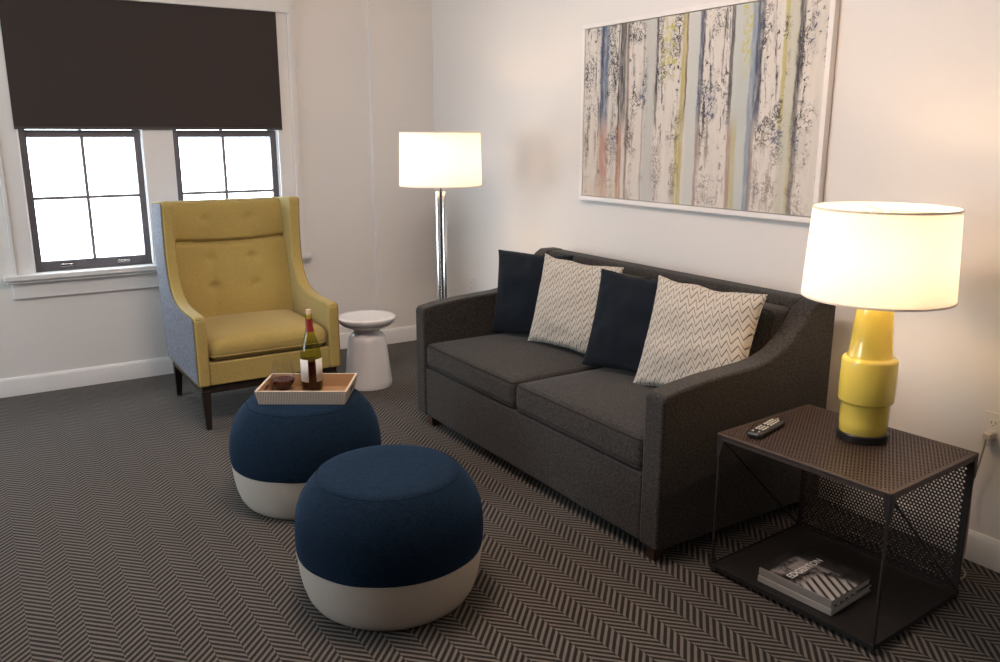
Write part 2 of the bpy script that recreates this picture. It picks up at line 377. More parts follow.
def roundbox(x0, x1, y0, y1, z0, z1, r, n=14, crown=0, fn=None):
    """soft upholstered block: rounded edges plus an optional crowned top"""
    mb = MB(); idx = {}
    c = Vector(((x0 + x1) / 2, (y0 + y1) / 2, (z0 + z1) / 2)); h = Vector(((x1 - x0) / 2, (y1 - y0) / 2, (z1 - z0) / 2))
    r = min(r, min(h) * .98)
    def samples(hh):
        e = min(.92, max(.2, 1 - r / hh)) if hh > r else .2
        mid = [(-e + 2 * e * i / n) for i in range(n + 1)]
        return [-1, -1 + (1 - e) * .22, -1 + (1 - e) * .55] + mid + [1 - (1 - e) * .55, 1 - (1 - e) * .22, 1]
    S = [samples(h[i]) for i in range(3)]
    def vert(t):
        k = tuple(round(x, 6) for x in t)
        if k in idx: return idx[k]
        p = Vector([t[i] * h[i] for i in range(3)])
        q = Vector([max(-h[i] + r, min(h[i] - r, p[i])) for i in range(3)])
        d = p - q
        if d.length > 1e-9: p = q + d.normalized() * r if max(abs(d[i]) for i in range(3)) > r * .999 else p
        u, v = p.x / h.x, p.y / h.y
        if crown and p.z > 0: p.z += crown * max(0, 1 - abs(u) ** 2.6) * max(0, 1 - abs(v) ** 2.6) * (p.z / h.z)
        P = c + p
        if fn: P = Vector(fn(P, (p.x / h.x, p.y / h.y, p.z / h.z)))
        idx[k] = len(mb.v); mb.v.append(tuple(P)); return idx[k]
    for ax in range(3):
        a, b = [i for i in range(3) if i != ax]
        for sgn in (-1, 1):
            for i in range(len(S[a]) - 1):
                for j in range(len(S[b]) - 1):
                    q = []
                    for (ii, jj) in ((i, j), (i + 1, j), (i + 1, j + 1), (i, j + 1)):
                        t = [0, 0, 0]; t[ax] = sgn; t[a] = S[a][ii]; t[b] = S[b][jj]; q.append(vert(t))
                    mb.f.append(q); mb.mi.append(0)
    return mb
def loop_rr(x0, x1, y0, y1, z, r, n=6):
    pts = []
    for cx, cy, a0 in ((x1 - r, y1 - r, 0), (x0 + r, y1 - r, 90), (x0 + r, y0 + r, 180), (x1 - r, y0 + r, 270)):
        for k in range(n + 1):
            a = radians(a0 + 90 * k / n); pts.append((cx + r * cos(a), cy + r * sin(a), z))
    return pts

# ------------------------------------------------------------------ the room
RX, RY, RZ = 8.4, -6.2, 2.80
struct('floor', MB().box(-.2, RX + .2, RY - .2, .2, -.12, 0), M['carpet'])
struct('ceiling', MB().box(-.2, RX + .2, RY - .2, .2, RZ, RZ + .12), M['ceiling'])
WY0, WY1, WZ0, WZ1 = -2.705, -1.172, .735, 2.32            # window opening in the left wall
b = MB(); b.box(-.16, 0, RY, WY0, 0, RZ); b.box(-.16, 0, WY1, 0, 0, RZ); b.box(-.16, 0, WY0, WY1, 0, WZ0); b.box(-.16, 0, WY0, WY1, WZ1, RZ)
struct('wall_left', b, M['wall'])
struct('wall_right', MB().box(-.16, RX + .16, 0, .16, 0, RZ), M['wall'])
struct('wall_corner', MB().box(0, .048, -.494, 0, 0, RZ), M['wall'])
struct('wall_back', MB().box(RX, RX + .16, RY, 0, 0, RZ), M['dimwall'])
FX0, FX1, FZ0, FZ1 = .35, 2.35, .74, 2.32                   # opening in the near wall, outside the picture
b = MB(); b.box(-.16, FX0, RY - .16, RY, 0, RZ); b.box(FX1, RX + .16, RY - .16, RY, 0, RZ); b.box(FX0, FX1, RY - .16, RY, 0, FZ0); b.box(FX0, FX1, RY - .16, RY, FZ1, RZ)
struct('wall_front', b, M['wall'])
# baseboards: flat board with a small stepped cap
def base_profile(s): return [(0, 0), (s * .016, 0), (s * .016, .094), (s * .012, .104), (s * .007, .114), (0, .114)]
struct('baseboard_left', MB().prism(base_profile(1), 1, RY, -.494), M['trim'], ang=30)
b = MB(); b.prism([(x + .048, z) for x, z in base_profile(1)], 1, -.51, -.0)
b.box(.0, .063, -.51, -.494, 0, .11)
struct('baseboard_corner', b, M['trim'], ang=30)
b = MB(); b.prism([(y, z) for y, z in base_profile(-1)], 0, .048, RX); struct('baseboard_right', b, M['trim'], ang=30)
# window trim
b = MB(); b.box(0, .020, -2.800, WY0, WZ0, 2.34); b.box(0, .028, -2.822, -2.800, WZ0, 2.34); struct('trim_1', b, M['trim'], bevel=.004)
b = MB(); b.box(0, .020, WY1, -1.072, WZ0, 2.34); b.box(0, .030, -1.072, -1.05, WZ0, 2.46); b.box(0, .018, -1.05, -1.022, WZ0, 2.46); struct('trim_2', b, M['trim'], bevel=.004)
b = MB(); b.box(-.10, .020, -2.032, -1.850, WZ0, 2.34); struct('trim_3', b, M['trim'], bevel=.003)
b = MB(); b.box(0, .055, -2.83, -1.06, 2.325, 2.47); b.box(0, .075, -2.85, -1.04, 2.47, 2.50); struct('trim_4', b, M['trim'], bevel=.004)
b = MB(); b.box(-.10, .080, -2.872, -1.005, .706, .738); b.box(0, .058, -2.86, -1.018, .686, .706); b.box(0, .022, -2.835, -1.035, .588, .686); struct('trim_5', b, M['trim'], bevel=.006)
b = MB(); b.box(-.12, 0, WY0 - .001, WY0 + .006, WZ0, WZ1); b.box(-.12, 0, WY1 - .006, WY1 + .001, WZ0, WZ1); b.box(-.12, 0, WY0, WY1, WZ1 - .006, WZ1); struct('trim_6', b, M['trim'])
def window(n, y0, y1, ym):
    xs = (-.058, -.022)
    b = MB(); L = y0; R = y1; st = .038
    b.box(*xs, L, L + st, .738, 1.575); b.box(*xs, R - st, R, .738, 1.575); b.box(*xs, L + st, R - st, .738, .798); b.box(*xs, L + st, R - st, 1.535, 1.575)
    xu = (-.098, -.062)
    b.box(*xu, L, L + st, 1.53, 2.315); b.box(*xu, R - st, R, 1.53, 2.315); b.box(*xu, L + st, R - st, 2.27, 2.315); b.box(*xu, L + st, R - st, 1.53, 1.57)
    w = struct('window_%d' % n, b, M['sash'], bevel=.003, bseg=2)
    m = MB(); m.box(-.05, -.03, ym - .009, ym + .009, .798, 1.535); m.box(-.0495, -.0305, L + st, R - st, 1.166, 1.184)
    m.box(-.09, -.07, ym - .009, ym + .009, 1.57, 2.27)
    struct('muntin', m, M['muntin'], w)
    g = MB(); g.box(-.042, -.038, L + st, R - st, .798, 1.535); g.box(-.082, -.078, L + st, R - st, 1.57, 2.27)
    struct('pane', g, M['pane'], w, smooth=False)
    for yy in (L + .17, R - .17):
        hmb = MB(); hmb.box(-.024, -.010, yy - .035, yy + .035, .768, .775); hmb.box(-.013, -.009, yy - .035, yy + .035, .762, .778)
        struct('lift_handle', hmb, M['chrome'], w, bevel=.002)
window(1, -2.698, -2.036, -2.367); window(2, -1.846, -1.178, -1.528)
# window in the near wall (outside the picture), same build
b = MB(); b.box(FX0, FX0 + .05, RY - .1, RY - .05, FZ0, FZ1); b.box(FX1 - .05, FX1, RY - .1, RY - .05, FZ0, FZ1); b.box(FX0, FX1, RY - .1, RY - .05, FZ0, FZ0 + .06); b.box(FX0, FX1, RY - .1, RY - .05, FZ1 - .05, FZ1); b.box(1.32, 1.38, RY - .1, RY - .05, FZ0, FZ1)
w3 = struct('window_3', b, M['sash'])
struct('pane', MB().box(FX0, FX1, RY - .08, RY - .076, FZ0, FZ1), M['pane'], w3, smooth=False)

# roller blind
t = thing('roller_blind', 'dark brown roller blind pulled halfway down over the double window', 'blind', (.032, -1.933, 1.579))
obj('blind_cloth', MB().box(.030, .0325, -2.719, -1.147, 1.592, 2.36), M['blind'], t, smooth=False)
obj('hem_bar', MB().box(.027, .0355, -2.719, -1.147, 1.577, 1.594), M['blindbar'], t, bevel=.003)

# ------------------------------------------------------------------ sofa
SX0, SX1 = 1.726, 3.643
t = thing('sofa', 'charcoal grey two-seat sofa with scooped arms beneath the painting', 'sofa', (2.70, -.575, 0))
arm_prof = [(-1.035, .055), (-1.035, .632), (-1.020, .652), (-.95, .664), (-.807, .680), (-.68, .687), (-.566, .693), (-.49, .704), (-.429, .724), (-.375, .757), (-.33, .797), (-.285, .848), (-.25, .884), (-.215, .904), (-.115, .904), (-.105, .888), (-.105, .055)]
for (x0, x1) in ((SX0, SX0 + .098), (SX1 - .100, SX1)):
    obj('arm', MB().prism(arm_prof, 0, x0, x1), M['sofa'], t, bevel=.022, bseg=4)
xi0, xi1 = SX0 + .099, SX1 - .101
obj('base', MB().box(xi0, xi1, -1.030, -.12, .058, .328), M['sofa'], t, bevel=.010)
b = MB(); b.prism([(-.30, .33), (-.245, .875), (-.225, .897), (-.20, .903), (-.125, .903), (-.105, .885), (-.105, .06), (-.30, .06)], 0, xi0, xi1)
bk = obj('backrest', b, M['sofa'], t, bevel=.015)
xm = 2.688
for (x0, x1) in ((xi0 + .004, xm - .003), (xm + .003, xi1 - .004)):
    cu = obj('seat_cushion', roundbox(x0, x1, -1.032, -.305, .334, .462, .030, crown=.022), M['sofa'], t, ang=180)
    pm = MB(); pm.tube(loop_rr(x0 + .006, x1 - .006, -1.026, -.34, .4535, .03), .0042, 8, closed=True); pm.tube(loop_rr(x0 + .006, x1 - .006, -1.026, -.34, .342, .03), .0042, 8, closed=True)
    obj('piping', pm, M['sofapipe'], cu)
    def lean(P, q, x0=x0, x1=x1):
        k = (P.z - .47) / .41
        return (P.x, P.y + .085 * k - .012 * (1 - q[0] ** 2) * (1 - q[2] ** 2) * (1 if q[1] < 0 else 0), P.z)
    bc = obj('back_cushion', roundbox(x0, x1, -.425, -.30, .47, .868, .035, fn=lean), M['sofa'], t, ang=180)
    pm = MB(); pts = [(x, y + .085 * ((z - .47) / .41), z) for x, z, y in [(p[0], p[1], -.418) for p in loop_rr(x0 + .008, x1 - .008, .478, .860, 0, .03)]]
    pm.tube(pts, .004, 8, closed=True); obj('piping', pm, M['sofapipe'], bc)
for x in (SX0 + .115, SX1 - .055):
    for y in (-.995, -.16):
        obj('leg', MB().frustum((x, y, 0), (.019, .019), (x, y, .060), (.025, .025)), M['brwood'], t, bevel=.002)

# throw pillows: one mesh each, resting on the seat and leaning on the back
def pillow_mesh(W, H, T, seed, n=30):
    mb = MB()
    def P(u, v, s):
        bx = u * W / 2 * (1 - .085 * (1 - v * v) * abs(u) ** 3); bz = v * H / 2 * (1 - .085 * (1 - u * u) * abs(v) ** 3)
        th = T / 2 * ((1 - u * u) ** .5 * (1 - v * v) ** .5) ** .82
        wr = noise.noise(Vector((u * 2.1 + seed, v * 2.1, s * 3.3))) * .016 * (1 - abs(u * v)) + noise.noise(Vector((u * 5 + seed, v * 5, s))) * .006
        e = min(1, (1 - max(abs(u), abs(v))) * 6)
        return (bx, s * th + wr * e, bz + noise.noise(Vector((u * 2, seed, v * 2))) * .012)
    q = [sin(pi / 2 * (-1 + 2 * i / n)) for i in range(n + 1)]
    for s in (-1, 1):
        base = len(mb.v)
        for j in range(n + 1):
            for i in range(n + 1): mb.v.append(P(q[i], q[j], s))
        for j in range(n):
            for i in range(n):
                a = base + j * (n + 1) + i; mb.f.append([a, a + 1, a + n + 2, a + n + 1]); mb.mi.append(0)
    pipe = []
    for k in range(4 * n):
        e, i = divmod(k, n); u = q[i]
        uv = ((u, -1), (1, u), (-u, 1), (-1, -u))[e]; pipe.append(P(uv[0], uv[1], 1))
    return mb, pipe
def pillow(name, label, m, c, W, H, T, yaw, tilt, roll, seed, pipem):
    mb, pipe = pillow_mesh(W, H, T, seed)
    o = obj(name, mb, m, ang=180)
    bm = bmesh.new(); bm.from_mesh(o.data); bmesh.ops.remove_doubles(bm, verts=bm.verts, dist=.0004); bmesh.ops.recalc_face_normals(bm, faces=bm.faces); bm.to_mesh(o.data); bm.free()
    o.location = c
    o.rotation_euler = (Matrix.Rotation(yaw, 3, 'Z') @ Matrix.Rotation(-tilt, 3, 'X') @ Matrix.Rotation(roll, 3, 'Y')).to_euler()
    tag(o, label, 'pillow', 'throw pillows on the sofa')
    obj('piping', MB().tube(pipe, .0035, 6, closed=True), pipem, o, local=True)
    return o
PILLOWS = [
 ('throw_pillow', 'dark navy throw pillow at the far left end, against the left sofa arm', 'navy', (2.058, -.505, .708), .46, .46, .13, radians(24), radians(9), 0, 1.3),
 ('throw_pillow', 'cream zigzag-patterned throw pillow standing between the two navy pillows', 'zigzag', (2.425, -.500, .712), .53, .46, .13, radians(9), radians(14), radians(1), 4.1),
 ('throw_pillow', 'dark navy throw pillow between the two cream zigzag pillows', 'navy', (2.895, -.515, .706), .48, .46, .13, radians(13), radians(15), radians(1), 7.7),
 ('throw_pillow', 'cream zigzag-patterned throw pillow leaning near the right sofa arm', 'zigzag', (3.288, -.520, .712), .54, .48, .14, radians(7), radians(17), radians(0), 9.2)]
for nme, lab, mk, c, W, H, T, yw, ti, ro, sd in PILLOWS:
    pillow(nme, lab, M[mk], c, W, H, T, yw, ti, ro, sd, M['navy'] if mk == 'navy' else M['zigzag'])

# ------------------------------------------------------------------ wingback armchair
CY0, CY1, CX1 = -2.088, -1.300, 1.285
t = thing('wingback_armchair', 'mustard yellow wingback armchair with grey-blue outer sides in front of the window', 'armchair', (.86, (CY0 + CY1) / 2, 0))
side = [(1.285, .245), (1.285, .600), (1.272, .618), (1.24, .624), (1.10, .623), (.98, .628), (.90, .640), (.83, .664), (.775, .702), (.738, .76), (.718, .84), (.712, .95), (.716, 1.06), (.728, 1.160), (.716, 1.180), (.68, 1.184), (.46, 1.166), (.435, 1.145), (.425, .98), (.428, .80), (.450, .55), (.500, .30), (.525, .245)]
def shrink(poly, d):
    n = len(poly); out = []
    A = sum(poly[i][0] * poly[(i + 1) % n][1] - poly[(i + 1) % n][0] * poly[i][1] for i in range(n)); sg = 1 if A > 0 else -1
    for i in range(n):
        p0, p1, p2 = Vector(poly[i - 1]), Vector(poly[i]), Vector(poly[(i + 1) % n])
        a = (p1 - p0).normalized(); c = (p2 - p1).normalized(); nn = (Vector((-a.y, a.x)) + Vector((-c.y, c.x))).normalized() * sg
        out.append(tuple(p1 + nn * d))
    return out
for s, y0 in ((1, CY0), (-1, CY1)):
    yi = y0 + s * .060
    w = obj('wing_side', MB().prism(side, 1, y0, yi), M['yellow'], t, bevel=.014, bseg=4)
    op = obj('outer_panel', MB().prism(shrink(side, .014), 1, y0 - s * .007, y0 + s * .008), M['greyblue'], w, bevel=.005)
    pth = [(x, y0 - s * .001, z) for x, z in shrink(side, .010)]
    obj('piping', MB().tube(pth, .004, 6, closed=True), M['yellowdark'], w)
yi0, yi1 = CY0 + .061, CY1 - .061
# inner back with a head roll above a crease and shallow tufts
def back_front(y, z):
    k = (z - .45) / (1.175 - .45); u = (y - (yi0 + yi1) / 2) / ((yi1 - yi0) / 2)
    x = .69 - .165 * k + .022 * (1 - u * u)
    zc = .938 - .012 * (1 - u * u)
    x -= .030 * math.exp(-((z - zc) / .011) ** 2)
    x += .018 * max(0, 1 - ((z - 1.060) / .13) ** 2) + .012 * max(0, 1 - ((z - .72) / .21) ** 2)
    for ty in (-.13, .13):
        for tz in (.83, .67, 1.06):
            d2 = ((y - (yi0 + yi1) / 2 - ty) / .030) ** 2 + ((z - tz) / .026) ** 2
            x -= .015 * math.exp(-d2)
        x -= .004 * math.exp(-((y - (yi0 + yi1) / 2 - ty) / .012) ** 2) * (1 if z < .92 else .4)
    return x
b = MB(); NY, NZ = 44, 80; z0, z1 = .42, 1.170
for j in range(NZ + 1):
    z = z0 + (z1 - z0) * j / NZ
    for i in range(NY + 1):
        y = yi0 + (yi1 - yi0) * i / NY
        r = max(0, (z - 1.145) / .025); xx = back_front(y, min(z, 1.17)) - .035 * (1 - sqrt(max(0, 1 - r * r)))
        b.v.append((xx, y, z))
for j in range(NZ):
    for i in range(NY):
        a = j * (NY + 1) + i; b.f.append([a, a + 1, a + NY + 2, a + NY + 1]); b.mi.append(0)
# closes to the rear
rb = len(b.v)
for i in range(NY + 1): b.v.append((.45, yi0 + (yi1 - yi0) * i / NY, 1.166))
for i in range(NY + 1): b.v.append((.50, yi0 + (yi1 - yi0) * i / NY, .42))
top = NZ * (NY + 1)
for i in range(NY):
    b.f += [[top + i, top + i + 1, rb + i + 1, rb + i], [rb + i, rb + i + 1, rb + NY + 2 + i, rb + NY + 1 + i], [rb + NY + 1 + i, rb + NY + 2 + i, i + 1, i]]; b.mi += [0, 0, 0]
obj('inner_back', b, M['yellow'], t, ang=60)
obj('outer_back', MB().prism([(.425, 1.150), (.447, 1.162), (.455, 1.12), (.46, .60), (.52, .25), (.49, .25), (.435, .58), (.416, .85)], 1, yi0, yi1), M['greyblue'], t, bevel=.003)
sc_ = obj('seat_cushion', roundbox(.66, 1.290, yi0 + .003, yi1 - .003, .372, .492, .052, crown=.026), M['yellow'], t, ang=180)
pm = MB(); pm.tube(loop_rr(.69, 1.286, yi0 + .006, yi1 - .006, .402, .05), .003, 8, closed=True)
obj('piping', pm, M['yellow'], sc_)
obj('seat_rail', MB().box(.52, 1.279, yi0, yi1, .246, .370), M['yellow'], t, bevel=.008)
obj('base_frame', MB().box(.545, 1.262, CY0 + .015, CY1 - .015, .200, .246), M['dkwood'], t, bevel=.004)
for x, y, dx in ((1.243, CY0 + .037, .012), (1.243, CY1 - .037, .012), (.565, CY0 + .037, -.03), (.565, CY1 - .037, -.03)):
    obj('leg', MB().frustum((x + dx, y, 0), (.014, .014), (x, y, .215), (.024, .024)), M['dkwood'], t, bevel=.003)

# ------------------------------------------------------------------ white pedestal stool
t = thing('pedestal_stool', 'glossy white mushroom-shaped side table standing between armchair and sofa', 'side table', (.953, -.987, 0))
obj('pedestal', MB().lathe(.953, -.987, [(.140, 0), (.149, .003), (.151, .010), (.1485, .04), (.136, .15), (.124, .25), (.118, .295), (.112, .318), (.100, .334), (.088, .342), (.082, .350), (.081, .362), (.084, .372)], 96), M['stool'], t, ang=50)
obj('table_top', MB().lathe(.953, -.987, [(.080, .368), (.090, .372), (.118, .381), (.150, .395), (.170, .412), (.180, .428), (.183, .440), (.182, .445), (.178, .448), (.150, .4475), (.0, .447)], 96, True, False), M['stool'], t, ang=50)

# ------------------------------------------------------------------ floor lamp
FLX, FLY = 1.35, -.66
def lamp_shade(parent, cx, cy, z0, r0, z1, r1, m):
    mb = MB(); n = 96; th = .0018
    pr = [(r0, z0), (r1, z1), (r1 - th, z1), (r0 - th, z0), (r0, z0)]
    mb.lathe(cx, cy, pr, n, False, False)
    s = obj('lamp_shade', mb, M['shade'], parent, ang=50)
    for r, z, h in ((r0, z0, .006), (r1, z1, -.006)):
        obj('edge_tape', MB().lathe(cx, cy, [(r + .0012, z), (r + .0012, z + h), (r - .003, z + h), (r - .003, z), (r + .0012, z)], n, False, False), M['shadetrim'], s, ang=50)
    sp = MB(); zz = z1 - .012
    for k in range(3):
        a = 2 * pi * k / 3 + .4; sp.tube([(cx + .012 * cos(a), cy + .012 * sin(a), zz), (cx + (r1 - .003) * cos(a), cy + (r1 - .003) * sin(a), zz)], .0022, 8)
    sp.lathe(cx, cy, [(.014, zz - .004), (.014, zz + .004)], 20)
    obj('spider', sp, M['chrome'], s)
    return s
def bulb(parent, cx, cy, z0):
    return obj('bulb', MB().lathe(cx, cy, [(.013, z0), (.014, z0 + .02), (.022, z0 + .038), (.030, z0 + .06), (.030, z0 + .075), (.022, z0 + .095), (.008, z0 + .105)], 24), M['bulb'], parent)
t = thing('floor_lamp', 'lit floor lamp with white drum shade and twin chrome posts behind the sofa arm', 'floor lamp', (FLX, FLY, 0))
obj('base_plate', MB().lathe(FLX, FLY, [(.148, 0), (.150, .004), (.150, .016), (.147, .020)], 64), M['chrome'], t)
ax, ay = .539, .842
for s in (-1, 1):
    obj('post', MB().lathe(FLX + s * .0175 * ax, FLY + s * .0175 * ay, [(.0125, .018), (.0125, 1.222), (.011, 1.226)], 24), M['chrome'], t)
obj('rod', MB().lathe(FLX, FLY, [(.0045, .018), (.0045, 1.555)], 12), M['blackrod'], t)
obj('socket', MB().lathe(FLX, FLY, [(.017, 1.30), (.017, 1.352), (.014, 1.355)], 20), M['blackrod'], t)
lamp_shade(t, FLX, FLY, 1.258, .240, 1.563, .232, 1)
bulb(t, FLX, FLY, 1.354)

# ------------------------------------------------------------------ painting
PX0, PX1, PZ0, PZ1 = 1.852, 3.457, 1.186, 2.134
t = thing('framed_painting', 'large abstract birch-trunk painting in a white frame above the sofa', 'painting', ((PX0 + PX1) / 2, -.002, (PZ0 + PZ1) / 2))
fw = .024
b = MB()
b.box(PX0, PX1, -.034, -.002, PZ1 - fw, PZ1); b.box(PX0, PX1, -.034, -.002, PZ0, PZ0 + fw); b.box(PX0, PX0 + fw, -.034, -.002, PZ0 + fw, PZ1 - fw); b.box(PX1 - fw, PX1, -.034, -.002, PZ0 + fw, PZ1 - fw)
obj('frame', b, M['frame'], t, bevel=.002)
obj('canvas', MB().box(PX0 + fw + .003, PX1 - fw - .003, -.029, -.010, PZ0 + fw + .003, PZ1 - fw - .003), M['painting'], t, smooth=False)

# ------------------------------------------------------------------ poufs
def pouf(cx, cy, label, sd):
    t = thing('pouf', label, 'pouf', (cx, cy, 0), 0, 'round navy and ivory poufs')
    lo = [(.235, .0), (.258, .004), (.273, .016), (.288, .040), (.301, .080), (.309, .120), (.3135, .160), (.315, .188)]
    obj('lower_shell', MB().lathe(cx, cy, lo, 96, True, True), M['hide'], t, ang=60)
    up = [(.3155, .187), (.3185, .200), (.3205, .230), (.3200, .265), (.3165, .300), (.3090, .335), (.2965, .370), (.2780, .402), (.2600, .424), (.2440, .4405), (.2360, .4465), (.2280, .4500), (.21, .4525), (.14, .4545), (.06, .455), (.0, .455)]
    mb = MB().lathe(cx, cy, up, 96, False, False)
    mb.v = [(x + .0025 * noise.noise(Vector((x * 9, y * 9, z * 9 + sd))), y + .0025 * noise.noise(Vector((x * 9 + 5, y * 9, z * 9 + sd))), z) for x, y, z in mb.v]
    c = obj('wool_cover', mb, M['wool'], t, ang=70)
    sm = MB(); pts = [(cx + .2395 * cos(a), cy + .2395 * sin(a), .4440) for a in [2 * pi * k / 80 for k in range(80)]]
    sm.tube(pts, .0022, 8, closed=True); obj('top_seam', sm, M['wool'], c)
    sm = MB(); pts = [(cx + .3155 * cos(a), cy + .3155 * sin(a), .188) for a in [2 * pi * k / 96 for k in range(96)]]
    sm.tube(pts, .0024, 8, closed=True); obj('seam', sm, M['hideseam'], t)
pouf(3.262, -1.921, 'navy knit pouf with ivory bottom nearest the viewer, nothing on it', .3)
PFX, PFY = 2.348, -1.888
pouf(PFX, PFY, 'navy knit pouf with ivory bottom carrying the wooden tray', 4.4)

# ------------------------------------------------------------------ tray, bottle, glass
TRZ = math.atan2(.842, .539); TC = (2.349, -1.868)
t = thing('serving_tray', 'small rectangular wooden tray with carved pale sides on the rear pouf', 'tray', (TC[0], TC[1], .4555), TRZ)
bw, bd, tw, td, hh = .180, .124, .191, .136, .058
def flared(mb, wb, db, wt, dt, z0, z1, th):
    o0 = [(-wb, -db, z0), (wb, -db, z0), (wb, db, z0), (-wb, db, z0)]; o1 = [(-wt, -dt, z1), (wt, -dt, z1), (wt, dt, z1), (-wt, dt, z1)]
    i0 = [(x - math.copysign(th, x), y - math.copysign(th, y), z) for x, y, z in o0]; i1 = [(x - math.copysign(th, x), y - math.copysign(th, y), z) for x, y, z in o1]
    return o0, o1, i0, i1
o0, o1, i0, i1 = flared(None, bw, bd, tw, td, 0, hh, .009)
b = MB(); b.add(o0 + o1, [(i, (i + 1) % 4, 4 + (i + 1) % 4, 4 + i) for i in range(4)])
e0 = [(x * .995, y * .995, z) for x, y, z in o0]; e1 = [(x * .985, y * .985, z - .002) for x, y, z in o1]
b.add(e0 + e1, [(i, 4 + i, 4 + (i + 1) % 4, (i + 1) % 4) for i in range(4)])
b.add(o0 + e0, [(i, (i + 1) % 4, 4 + (i + 1) % 4, 4 + i) for i in range(4)])
obj('side_wall', b, M['trayside'], t, local=True, smooth=False)
b = MB(); q0 = [(x * .99, y * .99, .001) for x, y, z in o0]; q1 = [(x * .98, y * .98, hh - .002) for x, y, z in o1]
b.add(i0 + i1, [(i, 4 + i, 4 + (i + 1) % 4, (i + 1) % 4) for i in range(4)])
b.v = [(x, y, z + (.006 if z < .01 else 0)) for x, y, z in b.v]; b.add([v for v in b.v[:4]], [(0, 1, 2, 3)])
b.add(q0, [(3, 2, 1, 0)])
obj('tray_floor', b, M['traywood'], t, local=True, smooth=False)
b = MB(); b.add(o1 + i1 + [(x, y, z + .002) for x, y, z in o1 + i1], [(8 + i, 8 + (i + 1) % 4, 12 + (i + 1) % 4, 12 + i) for i in range(4)] + [(i, (i + 1) % 4, 8 + (i + 1) % 4, 8 + i) for i in range(4)] + [(4 + i, 12 + i, 12 + (i + 1) % 4, 4 + (i + 1) % 4) for i in range(4)])
obj('rim', b, M['trayrim'], t, local=True, smooth=False)
for s in (-1, 1):
    xx = s * (tw - .0045); g = MB()
    pts = [(s * (bw + (tw - bw) * .66 + .0006), .038 * cos(a), .034 + .008 * sin(a)) for a in [2 * pi * k / 20 for k in range(20)]]
    pts2 = [(p[0] - s * .0112, p[1], p[2]) for p in pts]
    g.add(pts + pts2, [tuple(range(20)), tuple(range(39, 19, -1))] + [(i, (i + 1) % 20, 20 + (i + 1) % 20, 20 + i) for i in range(20)])
    obj('handle_slot', g, M['dkwood'], t, local=True, smooth=False)
TZ = .4555 + .0062
BX, BY = 2.294, -1.829
t = thing('wine_bottle', 'corked green glass wine bottle with white labels standing in the tray', 'bottle', (BX, BY, TZ))
prof = [(.030, .0), (.042, .001), (.0455, .008), (.0455, .150), (.0445, .168), (.040, .192), (.033, .217), (.0245, .243), (.0180, .264), (.0150, .284), (.0145, .325), (.0162, .327), (.0162, .337), (.0150, .339)]
obj('glass_body', MB().lathe(BX, BY, [(r, TZ + z) for r, z in prof], 48, True, False), M['bottle'], t, ang=60)
obj('wine', MB().lathe(BX, BY, [(r - .0035, TZ + z + .004) for r, z in [(.030, 0), (.040, .002), (.0455, .010), (.0455, .132)]], 40), M['wine'], t, ang=60)
obj('capsule', MB().lathe(BX, BY, [(.0196, TZ + .262), (.0158, TZ + .284), (.0153, TZ + .318)], 32, False, False), M['capsule'], t)
obj('cork', MB().lathe(BX, BY, [(.0105, TZ + .312), (.0115, TZ + .354), (.0105, TZ + .358)], 24), M['cork'], t)
a_view = math.atan2(-3.02 - BY, 5.68 - BX)
for a0, a1 in ((a_view - 1.45, a_view - .30), (a_view + .42, a_view + 1.45)):
    b = MB(); n = 16
    for k in range(n + 1):
        a = a0 + (a1 - a0) * k / n
        for z in (.045, .145): b.v.append((BX + .0461 * cos(a), BY + .0461 * sin(a), TZ + z))
    b.f = [[2 * k, 2 * k + 2, 2 * k + 3, 2 * k + 1] for k in range(n)]; b.mi = [0] * n
    o = obj('label', b, M['label'], t, ang=60); so = o.modifiers.new('thickness', 'SOLIDIFY'); so.thickness = .0004; so.offset = 1
GX, GY = 2.236, -1.938
t = thing('wine_glass', 'stemless glass of red wine on the tray left of the bottle', 'glass', (GX, GY, TZ))
op = [(.022, .0), (.028, .002), (.041, .020), (.0500, .042), (.0515, .058), (.0485, .085), (.0425, .116), (.0405, .129)]
ip = [(r - .0012, z + (.003 if i < 3 else 0)) for i, (r, z) in enumerate(op)]
obj('bowl', MB().lathe(GX, GY, [(r, TZ + z) for r, z in op] + [(r, TZ + z) for r, z in ip[::-1]], 48), M['clear'], t, ang=60)
obj('wine', MB().lathe(GX, GY, [(.019, TZ + .0045), (.025, TZ + .006), (.0385, TZ + .022), (.0478, TZ + .042), (.0490, TZ + .050)], 48), M['wine'], t, ang=60)

